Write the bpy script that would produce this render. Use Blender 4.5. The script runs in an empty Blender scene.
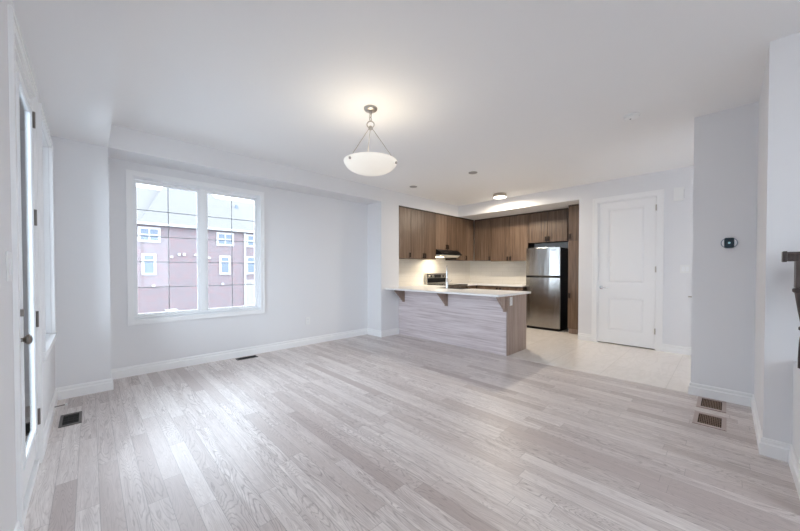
import bpy, bmesh, math, random
from mathutils import Vector, Matrix

# ------------------------------------------------------------------ camera
C = bpy.context.scene.collection
cd = bpy.data.cameras.new('camera'); cam = bpy.data.objects.new('camera', cd); C.objects.link(cam)
cd.sensor_fit = 'HORIZONTAL'; cd.sensor_width = 36.0
cd.lens = 318.9 / 800 * 36.0
cd.shift_y = (274.9 - 265.5) / 800
cd.clip_start = 0.02; cd.clip_end = 400
cam.location = (0, 0, 1.24)
cam.rotation_euler = (math.radians(90 - 0.875), 0, math.radians(-44.21))
bpy.context.scene.camera = cam

# ------------------------------------------------------------------ world, exposure
world = bpy.data.worlds.new('overcast_sky'); bpy.context.scene.world = world
world.use_nodes = True
wn = world.node_tree; wn.nodes.clear()
wo = wn.nodes.new('ShaderNodeOutputWorld'); wb = wn.nodes.new('ShaderNodeBackground')
tc = wn.nodes.new('ShaderNodeTexCoord'); sx = wn.nodes.new('ShaderNodeSeparateXYZ')
mr = wn.nodes.new('ShaderNodeMapRange'); cr = wn.nodes.new('ShaderNodeValToRGB')
wn.links.new(tc.outputs['Generated'], sx.inputs[0]); wn.links.new(sx.outputs['Z'], mr.inputs['Value'])
mr.inputs['From Min'].default_value = -0.1; mr.inputs['From Max'].default_value = 0.9
cr.color_ramp.elements[0].color = (0.76, 0.86, 1.0, 1); cr.color_ramp.elements[1].color = (0.82, 0.90, 1.0, 1)
wn.links.new(mr.outputs[0], cr.inputs[0]); wn.links.new(cr.outputs[0], wb.inputs['Color'])
wb.inputs['Strength'].default_value = 3.6
wn.links.new(wb.outputs[0], wo.inputs[0])
vs = bpy.context.scene.view_settings
vs.view_transform = 'Standard'; vs.look = 'None'; vs.gamma = 1.0; vs.use_curve_mapping = False
vs.exposure = 1.62
try:
    bpy.context.scene.cycles.max_bounces = 16
    bpy.context.scene.cycles.diffuse_bounces = 10
    bpy.context.scene.cycles.transparent_max_bounces = 12
    bpy.context.scene.cycles.sample_clamp_indirect = 4.0
except Exception: pass

def portal(name, loc, rot, sx_, sy_):                 # sampling guides in the daylight openings
    l = bpy.data.lights.new(name, 'AREA'); l.shape = 'RECTANGLE'; l.size = sx_; l.size_y = sy_
    l.cycles.is_portal = True
    o = bpy.data.objects.new(name, l); C.objects.link(o); o.location = loc; o.rotation_euler = rot
R = math.radians
portal('daylight_portal', (1.09, 5.02, 1.5), (R(-90), 0, 0), 1.5, 1.75)
portal('daylight_portal', (-0.42, 3.72, 1.5), (0, R(-90), 0), 1.75, 0.9)
portal('daylight_portal', (-0.42, 2.67, 1.2), (0, R(-90), 0), 2.2, 0.7)
portal('daylight_portal', (1.2, -3.12, 1.5), (R(90), 0, 0), 1.5, 1.7)

# ------------------------------------------------------------------ helpers
def tag(o, label=None, cat=None, group=None, kind=None):
    if label: o['label'] = label
    if cat: o['category'] = cat
    if group: o['group'] = group
    if kind: o['kind'] = kind
    return o
def thing(name, loc, label, cat, group=None):
    o = bpy.data.objects.new(name, None); C.objects.link(o); o.location = loc
    o.empty_display_size = 0.05
    return tag(o, label, cat, group)
def rootloc(o):
    v = Vector((0, 0, 0))
    while o is not None: v += o.location; o = o.parent
    return v
class MB:
    def __init__(s): s.bm = bmesh.new()
    def box(s, x0, x1, y0, y1, z0, z1):
        v = [s.bm.verts.new(p) for p in ((x0,y0,z0),(x1,y0,z0),(x1,y1,z0),(x0,y1,z0),(x0,y0,z1),(x1,y0,z1),(x1,y1,z1),(x0,y1,z1))]
        for f in ((3,2,1,0),(4,5,6,7),(0,1,5,4),(1,2,6,5),(2,3,7,6),(3,0,4,7)): s.bm.faces.new([v[i] for i in f])
        return s
    def sweep(s, pts, a, b, up=None):
        """extrude a closed 2-D profile (list of 3-D points) from offset a to offset b (vectors)"""
        A = [s.bm.verts.new(Vector(p) + Vector(a)) for p in pts]; B = [s.bm.verts.new(Vector(p) + Vector(b)) for p in pts]
        n = len(pts)
        for i in range(n): s.bm.faces.new([A[i], A[(i+1) % n], B[(i+1) % n], B[i]])
        s.bm.faces.new(A[::-1]); s.bm.faces.new(B)
        return s
    def lathe(s, prof, center, axis='Z', seg=32, sc=(1, 1)):
        """prof: (radius, height) list"""
        c = Vector(center); rings = []
        for r, h in prof:
            ring = []
            for k in range(seg):
                a = 2*math.pi*k/seg; p, q = max(r, 1e-4)*math.cos(a)*sc[0], max(r, 1e-4)*math.sin(a)*sc[1]
                v = {'Z': (p, q, h), 'X': (h, p, q), 'Y': (p, h, q)}[axis]
                ring.append(s.bm.verts.new(c + Vector(v)))
            rings.append(ring)
        for i in range(len(rings)-1):
            for k in range(seg):
                s.bm.faces.new([rings[i][k], rings[i][(k+1) % seg], rings[i+1][(k+1) % seg], rings[i+1][k]])
        s.bm.faces.new(rings[0][::-1]); s.bm.faces.new(rings[-1])
        return s
    def tube(s, path, r, seg=10):
        P = [Vector(p) for p in path]; rs = r if isinstance(r, (list, tuple)) else [r]*len(P); rings = []
        prev = None
        for i, p in enumerate(P):
            d = (P[min(i+1, len(P)-1)] - P[max(i-1, 0)]).normalized()
            if prev is None:
                n = d.orthogonal().normalized()
            else:
                n = (prev - d*prev.dot(d)).normalized()
            prev = n; b = d.cross(n)
            rings.append([s.bm.verts.new(p + (n*math.cos(2*math.pi*k/seg) + b*math.sin(2*math.pi*k/seg))*rs[i]) for k in range(seg)])
        for i in range(len(rings)-1):
            for k in range(seg):
                s.bm.faces.new([rings[i][k], rings[i][(k+1) % seg], rings[i+1][(k+1) % seg], rings[i+1][k]])
        s.bm.faces.new(rings[0][::-1]); s.bm.faces.new(rings[-1])
        return s
    def build(s, name, mat, parent=None, bevel=0, smooth=False):
        off = rootloc(parent) if parent else Vector((0, 0, 0))
        bmesh.ops.recalc_face_normals(s.bm, faces=s.bm.faces)
        if parent: bmesh.ops.translate(s.bm, vec=-off, verts=s.bm.verts)
        me = bpy.data.meshes.new(name); s.bm.to_mesh(me); s.bm.free()
        me.materials.append(mat)
        o = bpy.data.objects.new(name, me); C.objects.link(o)
        if parent: o.parent = parent
        if smooth:
            for p in me.polygons: p.use_smooth = True
            me.set_sharp_from_angle(angle=R(40))
        if bevel:
            m = o.modifiers.new('bevel', 'BEVEL'); m.width = bevel; m.segments = 2; m.limit_method = 'ANGLE'
        return o
def struct(name, mb, mat, label=None, bevel=0):
    o = mb.build(name, mat, None, bevel); return tag(o, label, None, None, 'structure')
def copy_tree(o, parent=None):
    c = o.copy(); C.objects.link(c); c.parent = parent
    for ch in list(o.children): copy_tree(ch, c)
    return c

# ------------------------------------------------------------------ materials
def mat(name, col, rough=0.5, metal=0.0, spec=0.5, emit=None, es=0.0):
    m = bpy.data.materials.new(name); m.use_nodes = True
    b = m.node_tree.nodes['Principled BSDF']
    b.inputs['Base Color'].default_value = (*col, 1); b.inputs['Roughness'].default_value = rough
    b.inputs['Metallic'].default_value = metal; b.inputs['Specular IOR Level'].default_value = spec
    if emit: b.inputs['Emission Color'].default_value = (*emit, 1); b.inputs['Emission Strength'].default_value = es
    return m
class N:
    """tiny node-graph helper"""
    def __init__(s, m): s.t = m.node_tree; s.b = s.t.nodes['Principled BSDF']
    def n(s, typ, **kw):
        x = s.t.nodes.new(typ)
        for k, v in kw.items(): setattr(x, k, v)
        return x
    def l(s, a, b): s.t.links.new(a, b)
    def m(s, op, a, b=None, c=None):
        x = s.n('ShaderNodeMath', operation=op)
        for i, v in enumerate((a, b, c)):
            if v is None: continue
            if hasattr(v, 'links'): s.l(v, x.inputs[i])
            else: x.inputs[i].default_value = v
        return x.outputs[0]
    def xyz(s):
        g = s.n('ShaderNodeNewGeometry'); q = s.n('ShaderNodeSeparateXYZ'); s.l(g.outputs['Position'], q.inputs[0]); return q.outputs
    def comb(s, x, y, z):
        q = s.n('ShaderNodeCombineXYZ')
        for i, v in enumerate((x, y, z)):
            if hasattr(v, 'links'): s.l(v, q.inputs[i])
            else: q.inputs[i].default_value = v
        return q.outputs[0]
    def noise(s, vec, scale=1, detail=2, rough=0.5, dist=0):
        x = s.n('ShaderNodeTexNoise'); s.l(vec, x.inputs['Vector'])
        x.inputs['Scale'].default_value = scale; x.inputs['Detail'].default_value = detail
        x.inputs['Roughness'].default_value = rough; x.inputs['Distortion'].default_value = dist
        return x.outputs['Fac']
    def white(s, vec):
        x = s.n('ShaderNodeTexWhiteNoise', noise_dimensions='3D'); s.l(vec, x.inputs['Vector']); return x.outputs['Value']
    def ramp(s, fac, stops):
        x = s.n('ShaderNodeValToRGB'); s.l(fac, x.inputs[0]); e = x.color_ramp.elements
        while len(e) < len(stops): e.new(0.5)
        for i, (p, c) in enumerate(stops): e[i].position = p; e[i].color = (*c, 1)
        return x.outputs[0]
    def mix(s, fac, a, b, typ='MIX'):
        x = s.n('ShaderNodeMix', data_type='RGBA', blend_type=typ)
        for sock, v in ((x.inputs[0], fac), (x.inputs[6], a), (x.inputs[7], b)):
            if hasattr(v, 'links'): s.l(v, sock)
            elif isinstance(v, tuple): sock.default_value = (*v, 1)
            else: sock.default_value = v
        return x.outputs[2]
    def bump(s, h, st=0.2, dist=0.01):
        x = s.n('ShaderNodeBump'); x.inputs['Strength'].default_value = st; x.inputs['Distance'].default_value = dist
        s.l(h, x.inputs['Height']); s.l(x.outputs[0], s.b.inputs['Normal'])

def wall_mat(name, col):
    m = mat(name, col, 0.62, spec=0.25); g = N(m); x, y, z = g.xyz()
    nz = g.noise(g.comb(x, y, z), 220, 2); g.bump(nz, 0.04, 0.002); return m
M = {}
M['wall'] = wall_mat('wall_paint', (0.81, 0.81, 0.82))
M['ceil'] = wall_mat('ceiling_paint', (0.90, 0.90, 0.90))
M['trim'] = mat('trim_paint', (0.90, 0.90, 0.90), 0.35)
M['door'] = mat('door_paint', (0.90, 0.90, 0.90), 0.38)
M['plastic'] = mat('white_plastic', (0.85, 0.85, 0.84), 0.35)
M['shadow_plastic'] = mat('grey_plastic', (0.33, 0.33, 0.34), 0.5)
M['vinyl'] = mat('window_vinyl', (0.88, 0.89, 0.90), 0.35)
M['nickel'] = mat('brushed_nickel', (0.52, 0.48, 0.43), 0.3, 1.0)
M['pewter'] = mat('aged_nickel', (0.27, 0.245, 0.22), 0.32, 1.0)
M['chrome'] = mat('chrome', (0.78, 0.79, 0.80), 0.12, 1.0)
M['bronze'] = mat('dark_bronze', (0.035, 0.026, 0.022), 0.35, 0.6)
M['black'] = mat('black_enamel', (0.006, 0.006, 0.007), 0.45, spec=0.25)
M['blackglass'] = mat('black_glass', (0.008, 0.008, 0.01), 0.06)
M['dark_void'] = mat('duct_dark', (0.01, 0.009, 0.008), 0.9)
M['quartz'] = mat('white_quartz', (0.88, 0.875, 0.87), 0.3)

def glass_mat(nm='window_glass', tr=(0.93, 0.96, 0.97)):
    m = bpy.data.materials.new(nm); m.use_nodes = True; t = m.node_tree; t.nodes.clear()
    o = t.nodes.new('ShaderNodeOutputMaterial'); a = t.nodes.new('ShaderNodeBsdfTransparent'); b = t.nodes.new('ShaderNodeBsdfGlossy')
    mx = t.nodes.new('ShaderNodeMixShader'); f = t.nodes.new('ShaderNodeFresnel')
    f.inputs[0].default_value = 1.28; a.inputs[0].default_value = (*tr, 1); b.inputs['Roughness'].default_value = 0.0
    t.links.new(f.outputs[0], mx.inputs[0]); t.links.new(a.outputs[0], mx.inputs[1]); t.links.new(b.outputs[0], mx.inputs[2]); t.links.new(mx.outputs[0], o.inputs[0])
    return m
M['glass'] = glass_mat()
M['lowe'] = glass_mat('coated_window_glass', (0.82, 0.83, 0.83))

def wood_floor():
    m = mat('oak_floor', (0.5, 0.45, 0.43), 0.36, spec=0.5); g = N(m)
    g.b.inputs['Coat Weight'].default_value = 0.36; g.b.inputs['Coat Roughness'].default_value = 0.42; g.b.inputs['Coat IOR'].default_value = 1.6; x, y, z = g.xyz()
    W = 0.0905
    u = g.m('DIVIDE', g.m('ADD', x, 10.02), W); row = g.m('FLOOR', u); fu = g.m('FRACT', u)
    ro = g.white(g.comb(row, 3.3, 0)); L = g.m('ADD', 0.75, g.m('MULTIPLY', g.white(g.comb(row, 7.7, 1)), 0.75))
    v = g.m('DIVIDE', g.m('ADD', g.m('ADD', y, 20), g.m('MULTIPLY', ro, 3.0)), L); col = g.m('FLOOR', v); fv = g.m('FRACT', v)
    pid = g.white(g.comb(row, col, 5)); pid2 = g.white(g.comb(row, col, 9)); pid3 = g.white(g.comb(col, row, 2))
    # cathedral grain: contour lines of a stretched noise field, its own per plank
    cx = g.m('ADD', g.m('MULTIPLY', x, 12.0), g.m('MULTIPLY', pid, 60)); cy = g.m('ADD', g.m('MULTIPLY', y, 1.25), g.m('MULTIPLY', pid2, 90))
    field = g.noise(g.comb(cx, cy, g.m('MULTIPLY', pid3, 20)), 1.0, 1.5, 0.45, 0.35)
    jig = g.noise(g.comb(g.m('MULTIPLY', x, 90), g.m('MULTIPLY', y, 14), 0), 1.0, 3, 0.6)
    ph = g.m('ADD', g.m('MULTIPLY', field, g.m('ADD', 20.0, g.m('MULTIPLY', pid2, 22.0))), g.m('MULTIPLY', jig, 0.9))
    line = g.m('ABSOLUTE', g.m('SUBTRACT', g.m('FRACT', ph), 0.5)); line = g.m('MULTIPLY', line, 2.0)
    gr = g.ramp(line, [(0.0, (1, 1, 1)), (0.25, (0.35, 0.35, 0.35)), (0.42, (0, 0, 0))])
    fine = g.noise(g.comb(g.m('MULTIPLY', x, 130), g.m('MULTIPLY', y, 8), g.m('MULTIPLY', pid, 9)), 1.0, 4, 0.72)
    base = g.ramp(pid, [(0.0, (0.52, 0.445, 0.425)), (0.12, (0.66, 0.595, 0.57)), (0.35, (0.76, 0.70, 0.675)), (1.0, (0.87, 0.82, 0.795))])
    patch = g.noise(g.comb(g.m('MULTIPLY', x, 34), g.m('MULTIPLY', y, 2.6), g.m('MULTIPLY', pid2, 9)), 1.0, 4, 0.65)
    patch = g.ramp(patch, [(0.36, (0, 0, 0)), (0.66, (1, 1, 1))])
    c1 = g.mix(g.m('MULTIPLY', patch, g.m('ADD', 0.25, g.m('MULTIPLY', pid3, 0.5))), base, (0.44, 0.37, 0.355))
    gs = g.m('MULTIPLY', gr, g.m('ADD', 0.16, g.m('MULTIPLY', pid3, 0.50)))
    c2 = g.mix(gs, c1, (0.20, 0.155, 0.145))
    c3 = g.mix(g.m('MULTIPLY', g.m('SUBTRACT', fine, 0.36), 1.3), c2, (0.42, 0.36, 0.34))
    su = g.m('MINIMUM', fu, g.m('SUBTRACT', 1.0, fu)); sv = g.m('MULTIPLY', g.m('MINIMUM', fv, g.m('SUBTRACT', 1.0, fv)), g.m('DIVIDE', L, W))
    seam = g.m('LESS_THAN', g.m('MINIMUM', su, sv), 0.016)
    c4 = g.mix(g.m('MULTIPLY', seam, 0.5), c3, (0.24, 0.205, 0.20))
    g.l(c4, g.b.inputs['Base Color'])
    g.l(g.m('ADD', 0.40, g.m('MULTIPLY', gr, 0.10)), g.b.inputs['Roughness'])
    g.bump(g.m('SUBTRACT', g.m('MULTIPLY', g.m('SUBTRACT', 1.0, seam), 1.0), g.m('MULTIPLY', gr, 0.25)), 0.18, 0.002)
    return m
M['oak'] = wood_floor()

def tile_floor():
    m = mat('marble_tile', (0.8, 0.77, 0.72), 0.22); g = N(m); x, y, z = g.xyz()
    br = g.n('ShaderNodeTexBrick'); g.l(g.comb(g.m('ADD', y, 0.17), g.m('ADD', x, 0.01), 0), br.inputs['Vector'])
    br.offset = 0.0
    for k, v in (('Scale', 1.0), ('Mortar Size', 0.0035), ('Brick Width', 0.61), ('Row Height', 0.61), ('Mortar Smooth', 0.1)): br.inputs[k].default_value = v
    br.inputs['Color1'].default_value = (0.84, 0.80, 0.76, 1); br.inputs['Color2'].default_value = (0.81, 0.77, 0.73, 1); br.inputs['Mortar'].default_value = (0.70, 0.665, 0.62, 1)
    v1 = g.noise(g.comb(g.m('MULTIPLY', x, 1.2), g.m('MULTIPLY', y, 3.5), 0), 1.4, 5, 0.6, 1.5)
    vein = g.ramp(v1, [(0.42, (0, 0, 0)), (0.5, (1, 1, 1)), (0.58, (0, 0, 0))])
    g.l(g.mix(g.m('MULTIPLY', vein, 0.22), br.outputs['Color'], (0.60, 0.565, 0.52)), g.b.inputs['Base Color'])
    return m
M['tile'] = tile_floor()

def laminate(name, grain='Z', c0=(0.070, 0.042, 0.026), c1=(0.150, 0.096, 0.063), c2=(0.235, 0.160, 0.112)):
    m = mat(name, c1, 0.42); g = N(m); x, y, z = g.xyz()
    A = {'X': x, 'Y': y, 'Z': z}
    k = {a: (1.3 if a == grain else 42.0) for a in 'XYZ'}
    oi = g.n('ShaderNodeObjectInfo').outputs['Random']
    v = g.comb(*[g.m('ADD', g.m('MULTIPLY', A[a], k[a]), g.m('MULTIPLY', oi, 13.0)) for a in 'XYZ'])
    n1 = g.noise(v, 1.0, 4, 0.62)
    k2 = {a: (4.0 if a == grain else 160.0) for a in 'XYZ'}
    n2 = g.noise(g.comb(*[g.m('MULTIPLY', A[a], k2[a]) for a in 'XYZ']), 1.0, 2, 0.5)
    k3 = {a: (0.5 if a == grain else 7.0) for a in 'XYZ'}
    n3 = g.noise(g.comb(*[g.m('MULTIPLY', A[a], k3[a]) for a in 'XYZ']), 1.0, 2, 0.5)
    f = g.m('ADD', g.m('ADD', g.m('MULTIPLY', n1, 0.55), g.m('MULTIPLY', n2, 0.2)), g.m('MULTIPLY', n3, 0.25))
    f = g.m('ADD', f, g.m('MULTIPLY', g.m('SUBTRACT', oi, 0.5), 0.13 if grain == 'Z' else 0.0))
    g.l(g.ramp(f, [(0.36, c0), (0.5, c1), (0.64, c2)]), g.b.inputs['Base Color'])
    g.bump(n2, 0.08, 0.001)
    return m
M['lam'] = laminate('walnut_laminate')
M['lam_end'] = laminate('end_panel_laminate', 'Z', (0.25, 0.18, 0.145), (0.36, 0.27, 0.225), (0.45, 0.35, 0.30))
M['lam_h_glare'] = laminate('peninsula_glare_laminate', 'Y', (0.46, 0.385, 0.39), (0.66, 0.59, 0.60), (0.80, 0.74, 0.75))  # laminate paled and greyed, window glare put into its colour
M['lam_shade'] = mat('cabinet_shadow_strip', (0.05, 0.032, 0.023), 0.6)  # shade under the soffit and between the doors put into this brown

def steel(name, axis='Y'):
    m = mat(name, (0.44, 0.425, 0.405), 0.30, 1.0); g = N(m); x, y, z = g.xyz()
    n = g.noise(g.comb(g.m('MULTIPLY', x, 3), g.m('MULTIPLY', y, 3), g.m('MULTIPLY', z, 900)), 1.0, 2)
    g.l(g.m('ADD', 0.15, g.m('MULTIPLY', n, 0.14)), g.b.inputs['Roughness'])
    w = g.noise(g.comb(0.0, g.m('MULTIPLY', y, 7), g.m('MULTIPLY', z, 0.5)), 1.0, 1)
    g.bump(g.m('ADD', g.m('MULTIPLY', n, 0.03), w), 0.6, 0.02)
    return m
M['steel'] = steel('stainless_steel')

def splash():
    m = mat('backsplash_tile', (0.78, 0.74, 0.66), 0.2); g = N(m); x, y, z = g.xyz()
    br = g.n('ShaderNodeTexBrick'); g.l(g.comb(g.m('ADD', x, y), z, 0), br.inputs['Vector']); br.offset = 0.5
    for k, v in (('Scale', 1.0), ('Mortar Size', 0.002), ('Brick Width', 0.30), ('Row Height', 0.10), ('Mortar Smooth', 0.1)): br.inputs[k].default_value = v
    br.inputs['Color1'].default_value = (0.80, 0.765, 0.70, 1); br.inputs['Color2'].default_value = (0.78, 0.745, 0.68, 1); br.inputs['Mortar'].default_value = (0.66, 0.62, 0.55, 1)
    g.l(br.outputs['Color'], g.b.inputs['Base Color']); return m
M['splash'] = splash()

def brick():
    m = mat('red_brick', (0.4, 0.2, 0.2), 0.85); g = N(m); x, y, z = g.xyz()
    br = g.n('ShaderNodeTexBrick'); g.l(g.comb(g.m('ADD', x, y), z, 0), br.inputs['Vector'])
    for k, v in (('Scale', 1.0), ('Mortar Size', 0.02), ('Brick Width', 0.42), ('Row Height', 0.15), ('Bias', 0.0)): br.inputs[k].default_value = v
    br.inputs['Color1'].default_value = (0.20, 0.118, 0.122, 1); br.inputs['Color2'].default_value = (0.15, 0.118, 0.128, 1); br.inputs['Mortar'].default_value = (0.215, 0.185, 0.19, 1)
    p = g.ramp(g.noise(g.comb(x, y, g.m('MULTIPLY', z, 1.6)), 1.6, 4, 0.7), [(0.38, (0, 0, 0)), (0.62, (1, 1, 1))])
    g.l(g.mix(g.m('MULTIPLY', p, 0.75), br.outputs['Color'], (0.165, 0.148, 0.158)), g.b.inputs['Base Color'])
    return m
M['brick'] = brick()
def shingle():
    m = mat('roof_shingle', (0.3, 0.31, 0.34), 0.9); g = N(m); x, y, z = g.xyz()
    w = g.m('FRACT', g.m('MULTIPLY', z, 5.0)); n = g.noise(g.comb(x, y, g.m('MULTIPLY', z, 6)), 2.0, 3)
    g.l(g.ramp(g.m('ADD', g.m('MULTIPLY', w, 0.25), g.m('MULTIPLY', n, 0.75)), [(0.2, (0.115, 0.113, 0.113)), (0.8, (0.16, 0.157, 0.157))]), g.b.inputs['Base Color'])
    return m
M['shingle'] = shingle()
M['siding'] = mat('pale_siding', (0.26, 0.245, 0.24), 0.8)
M['ext_trim'] = mat('exterior_white_trim', (0.42, 0.42, 0.425), 0.6)
M['ext_pane'] = mat('exterior_pane', (0.10, 0.13, 0.18), 0.15)
M['ground'] = mat('pavement', (0.22, 0.22, 0.22), 0.9)

# ------------------------------------------------------------------ setting
LW, BX, CX, KX, DW = -0.246, 0.148, 3.845, 4.294, 6.252      # left wall, bump, column, kitchen threshold, door wall
BY, WY, KY, FX = 4.447, 4.852, 4.80, 7.26                       # face of bump/column, window wall, kitchen wall, fridge wall
H, BLK, NIBY, KNEE, NX = 2.744, 2.501, -0.176, -0.312, 3.230
YB = -3.0
struct('floor', MB().box(-0.6, KX, -3.2, 5.1, -0.12, 0.0), M['oak'], 'grey washed oak strip floor of the living room')
struct('floor', MB().box(KX, 7.5, -1.1, 5.1, -0.12, 0.002), M['tile'], 'pale marble look tile floor of the kitchen')
struct('ceiling', MB().box(-0.6, 7.5, -3.2, 5.1, H, H+0.15), M['ceil'], 'flat white ceiling')
# left wall with an unseen window, the glass door and a window
def wall_y(mb, x0, x1, ya, yb, z0, z1, holes):               # wall along Y with openings (y0,y1,z0,z1)
    ys = ya
    for (h0, h1, a, b) in sorted(holes):
        mb.box(x0, x1, ys, h0, z0, z1)
        if a > z0: mb.box(x0, x1, h0, h1, z0, a)
        if b < z1: mb.box(x0, x1, h0, h1, b, z1)
        ys = h1
    mb.box(x0, x1, ys, yb, z0, z1); return mb
def wall_x(mb, y0, y1, xa, xb, z0, z1, holes):
    xs = xa
    for (h0, h1, a, b) in sorted(holes):
        mb.box(xs, h0, y0, y1, z0, z1)
        if a > z0: mb.box(h0, h1, y0, y1, z0, a)
        if b < z1: mb.box(h0, h1, y0, y1, b, z1)
        xs = h1
    mb.box(xs, xb, y0, y1, z0, z1); return mb
DY0, DY1, DZ = 2.28, 3.06, 2.33
struct('wall_left', wall_y(MB(), LW-0.16, LW, -3.16, 5.05, 0, H, [(DY0, DY1, 0, DZ), (3.33, 4.17, 0.67, 2.32)]), M['wall'], 'white painted wall holding the glass door')
struct('wall_back', wall_x(MB(), YB-0.16, YB, LW, NX+0.12, 0, H, [(0.45, 1.95, 0.65, 2.35)]), M['wall'], 'white wall behind the viewer')
struct('wall_window', wall_x(MB(), WY, WY+0.2, LW, CX+0.1, 0, H, [(0.365, 1.822, 0.652, 2.342)]), M['wall'], 'white wall holding the large double window')
struct('wall_bump', MB().box(LW, BX, BY, WY, 0, BLK), M['wall'], 'white boxed out corner between door and window')
struct('wall_column', MB().box(CX, KX, BY, WY+0.2, 0, H), M['wall'], 'white wall end between window and kitchen')
struct('ceiling_bulkhead', MB().box(LW, BX, YB, WY, BLK, H), M['ceil'], 'dropped white bulkhead along the door wall')
struct('ceiling_bulkhead', MB().box(BX, CX, BY, WY, BLK, H), M['wall'], 'dropped white bulkhead above the large window')
struct('wall_kitchen', MB().box(KX, FX+0.2, KY, WY+0.2, 0, H), M['wall'], 'kitchen wall behind the stove')
struct('wall_refrigerator', MB().box(FX, FX+0.2, 1.6, KY, 0, H), M['wall'], 'kitchen wall behind the refrigerator')
fb = MB().box(KX, FX, BY, KY, 2.494, H); fb.box(DW, FX, 1.856, BY, 2.494, H)
struct('ceiling_soffit', fb, M['wall'], 'white soffit above the kitchen wall cabinets')
struct('wall_door', wall_y(MB(), DW, DW+0.14, -1.0, 1.856, 0, H, [(0.76, 1.566, 0, 2.39)]), M['wall'], 'white wall holding the panelled door')
struct('wall_light_block', MB().box(DW+0.60, DW+0.70, -1.0, 1.70, 0, H).box(DW+0.14, DW+0.60, 0.3, 0.4, 0, H), M['wall'], 'unseen wall added behind the panelled door to block light')  # unseen, added to stop light leaking in under the door
struct('wall_pantry', MB().box(DW+0.14, FX, 1.70, 1.856, 0, H), M['wall'], 'white wall return beside the pantry')
nb = MB().box(KX, KX+0.12, NIBY, 0.247, 0, H); nb.box(NX, KX+0.12, NIBY-0.12, NIBY, 0, H)
struct('wall_thermostat', nb, M['wall'], 'white wall carrying the thermostat')
struct('wall_stair', MB().box(NX, NX+0.12, YB, NIBY-0.12, 0, H), M['wall'], 'white wall behind the stair railing')
struct('wall_hall', MB().box(KX, DW, -1.0, -0.85, 0, H), M['wall'], 'white wall at the end of the hall')
struct('wall_knee', MB().box(2.55, NX, KNEE-0.12, KNEE+0.012, 0, 0.66), M['wall'], 'low white knee wall under the stair railing')

# baseboards: stepped profile swept along each wall
def bb(name, path, h=0.118, t=0.016):
    """mitred baseboard along a polyline; the room lies on the right-hand side of the path"""
    prof = [(0, 0), (t, 0), (t, h*0.66), (t*0.55, h*0.72), (t*0.50, h*0.80), (t*0.62, h*0.86), (t*0.45, h*0.97), (t*0.15, h), (0, h)]
    P = [Vector((*p, 0)) for p in path]; dirs = [(P[i+1]-P[i]).normalized() for i in range(len(P)-1)]
    nor = [Vector((d.y, -d.x, 0)) for d in dirs]; mb = MB(); rings = []
    for i, p in enumerate(P):
        if i == 0: o = nor[0]
        elif i == len(P)-1: o = nor[-1]
        else: o = nor[i-1] + nor[i]
        rings.append([mb.bm.verts.new(p + o*a + Vector((0, 0, b))) for a, b in prof])
    n = len(prof)
    for r0, r1 in zip(rings, rings[1:]):
        for k in range(n): mb.bm.faces.new([r0[k], r0[(k+1) % n], r1[(k+1) % n], r1[k]])
    mb.bm.faces.new(rings[0]); mb.bm.faces.new(rings[-1][::-1])
    return struct(name, mb, M['trim'])
T = 0.016
bb('baseboard_left', [(LW, YB), (LW, 2.205)])
bb('baseboard_bump', [(LW, 3.135), (LW, BY), (BX, BY), (BX, WY), (CX, WY), (CX, BY), (KX-0.002, BY)])
bb('baseboard_door', [(DW, 1.856), (DW, 1.642)])
bb('baseboard_hall', [(DW, 0.684), (DW, -0.85)])
bb('baseboard_thermostat', [(KX+0.12, 0.247), (KX, 0.247), (KX, NIBY), (NX, NIBY), (NX, KNEE+0.012), (2.55, KNEE+0.012)])

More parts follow.
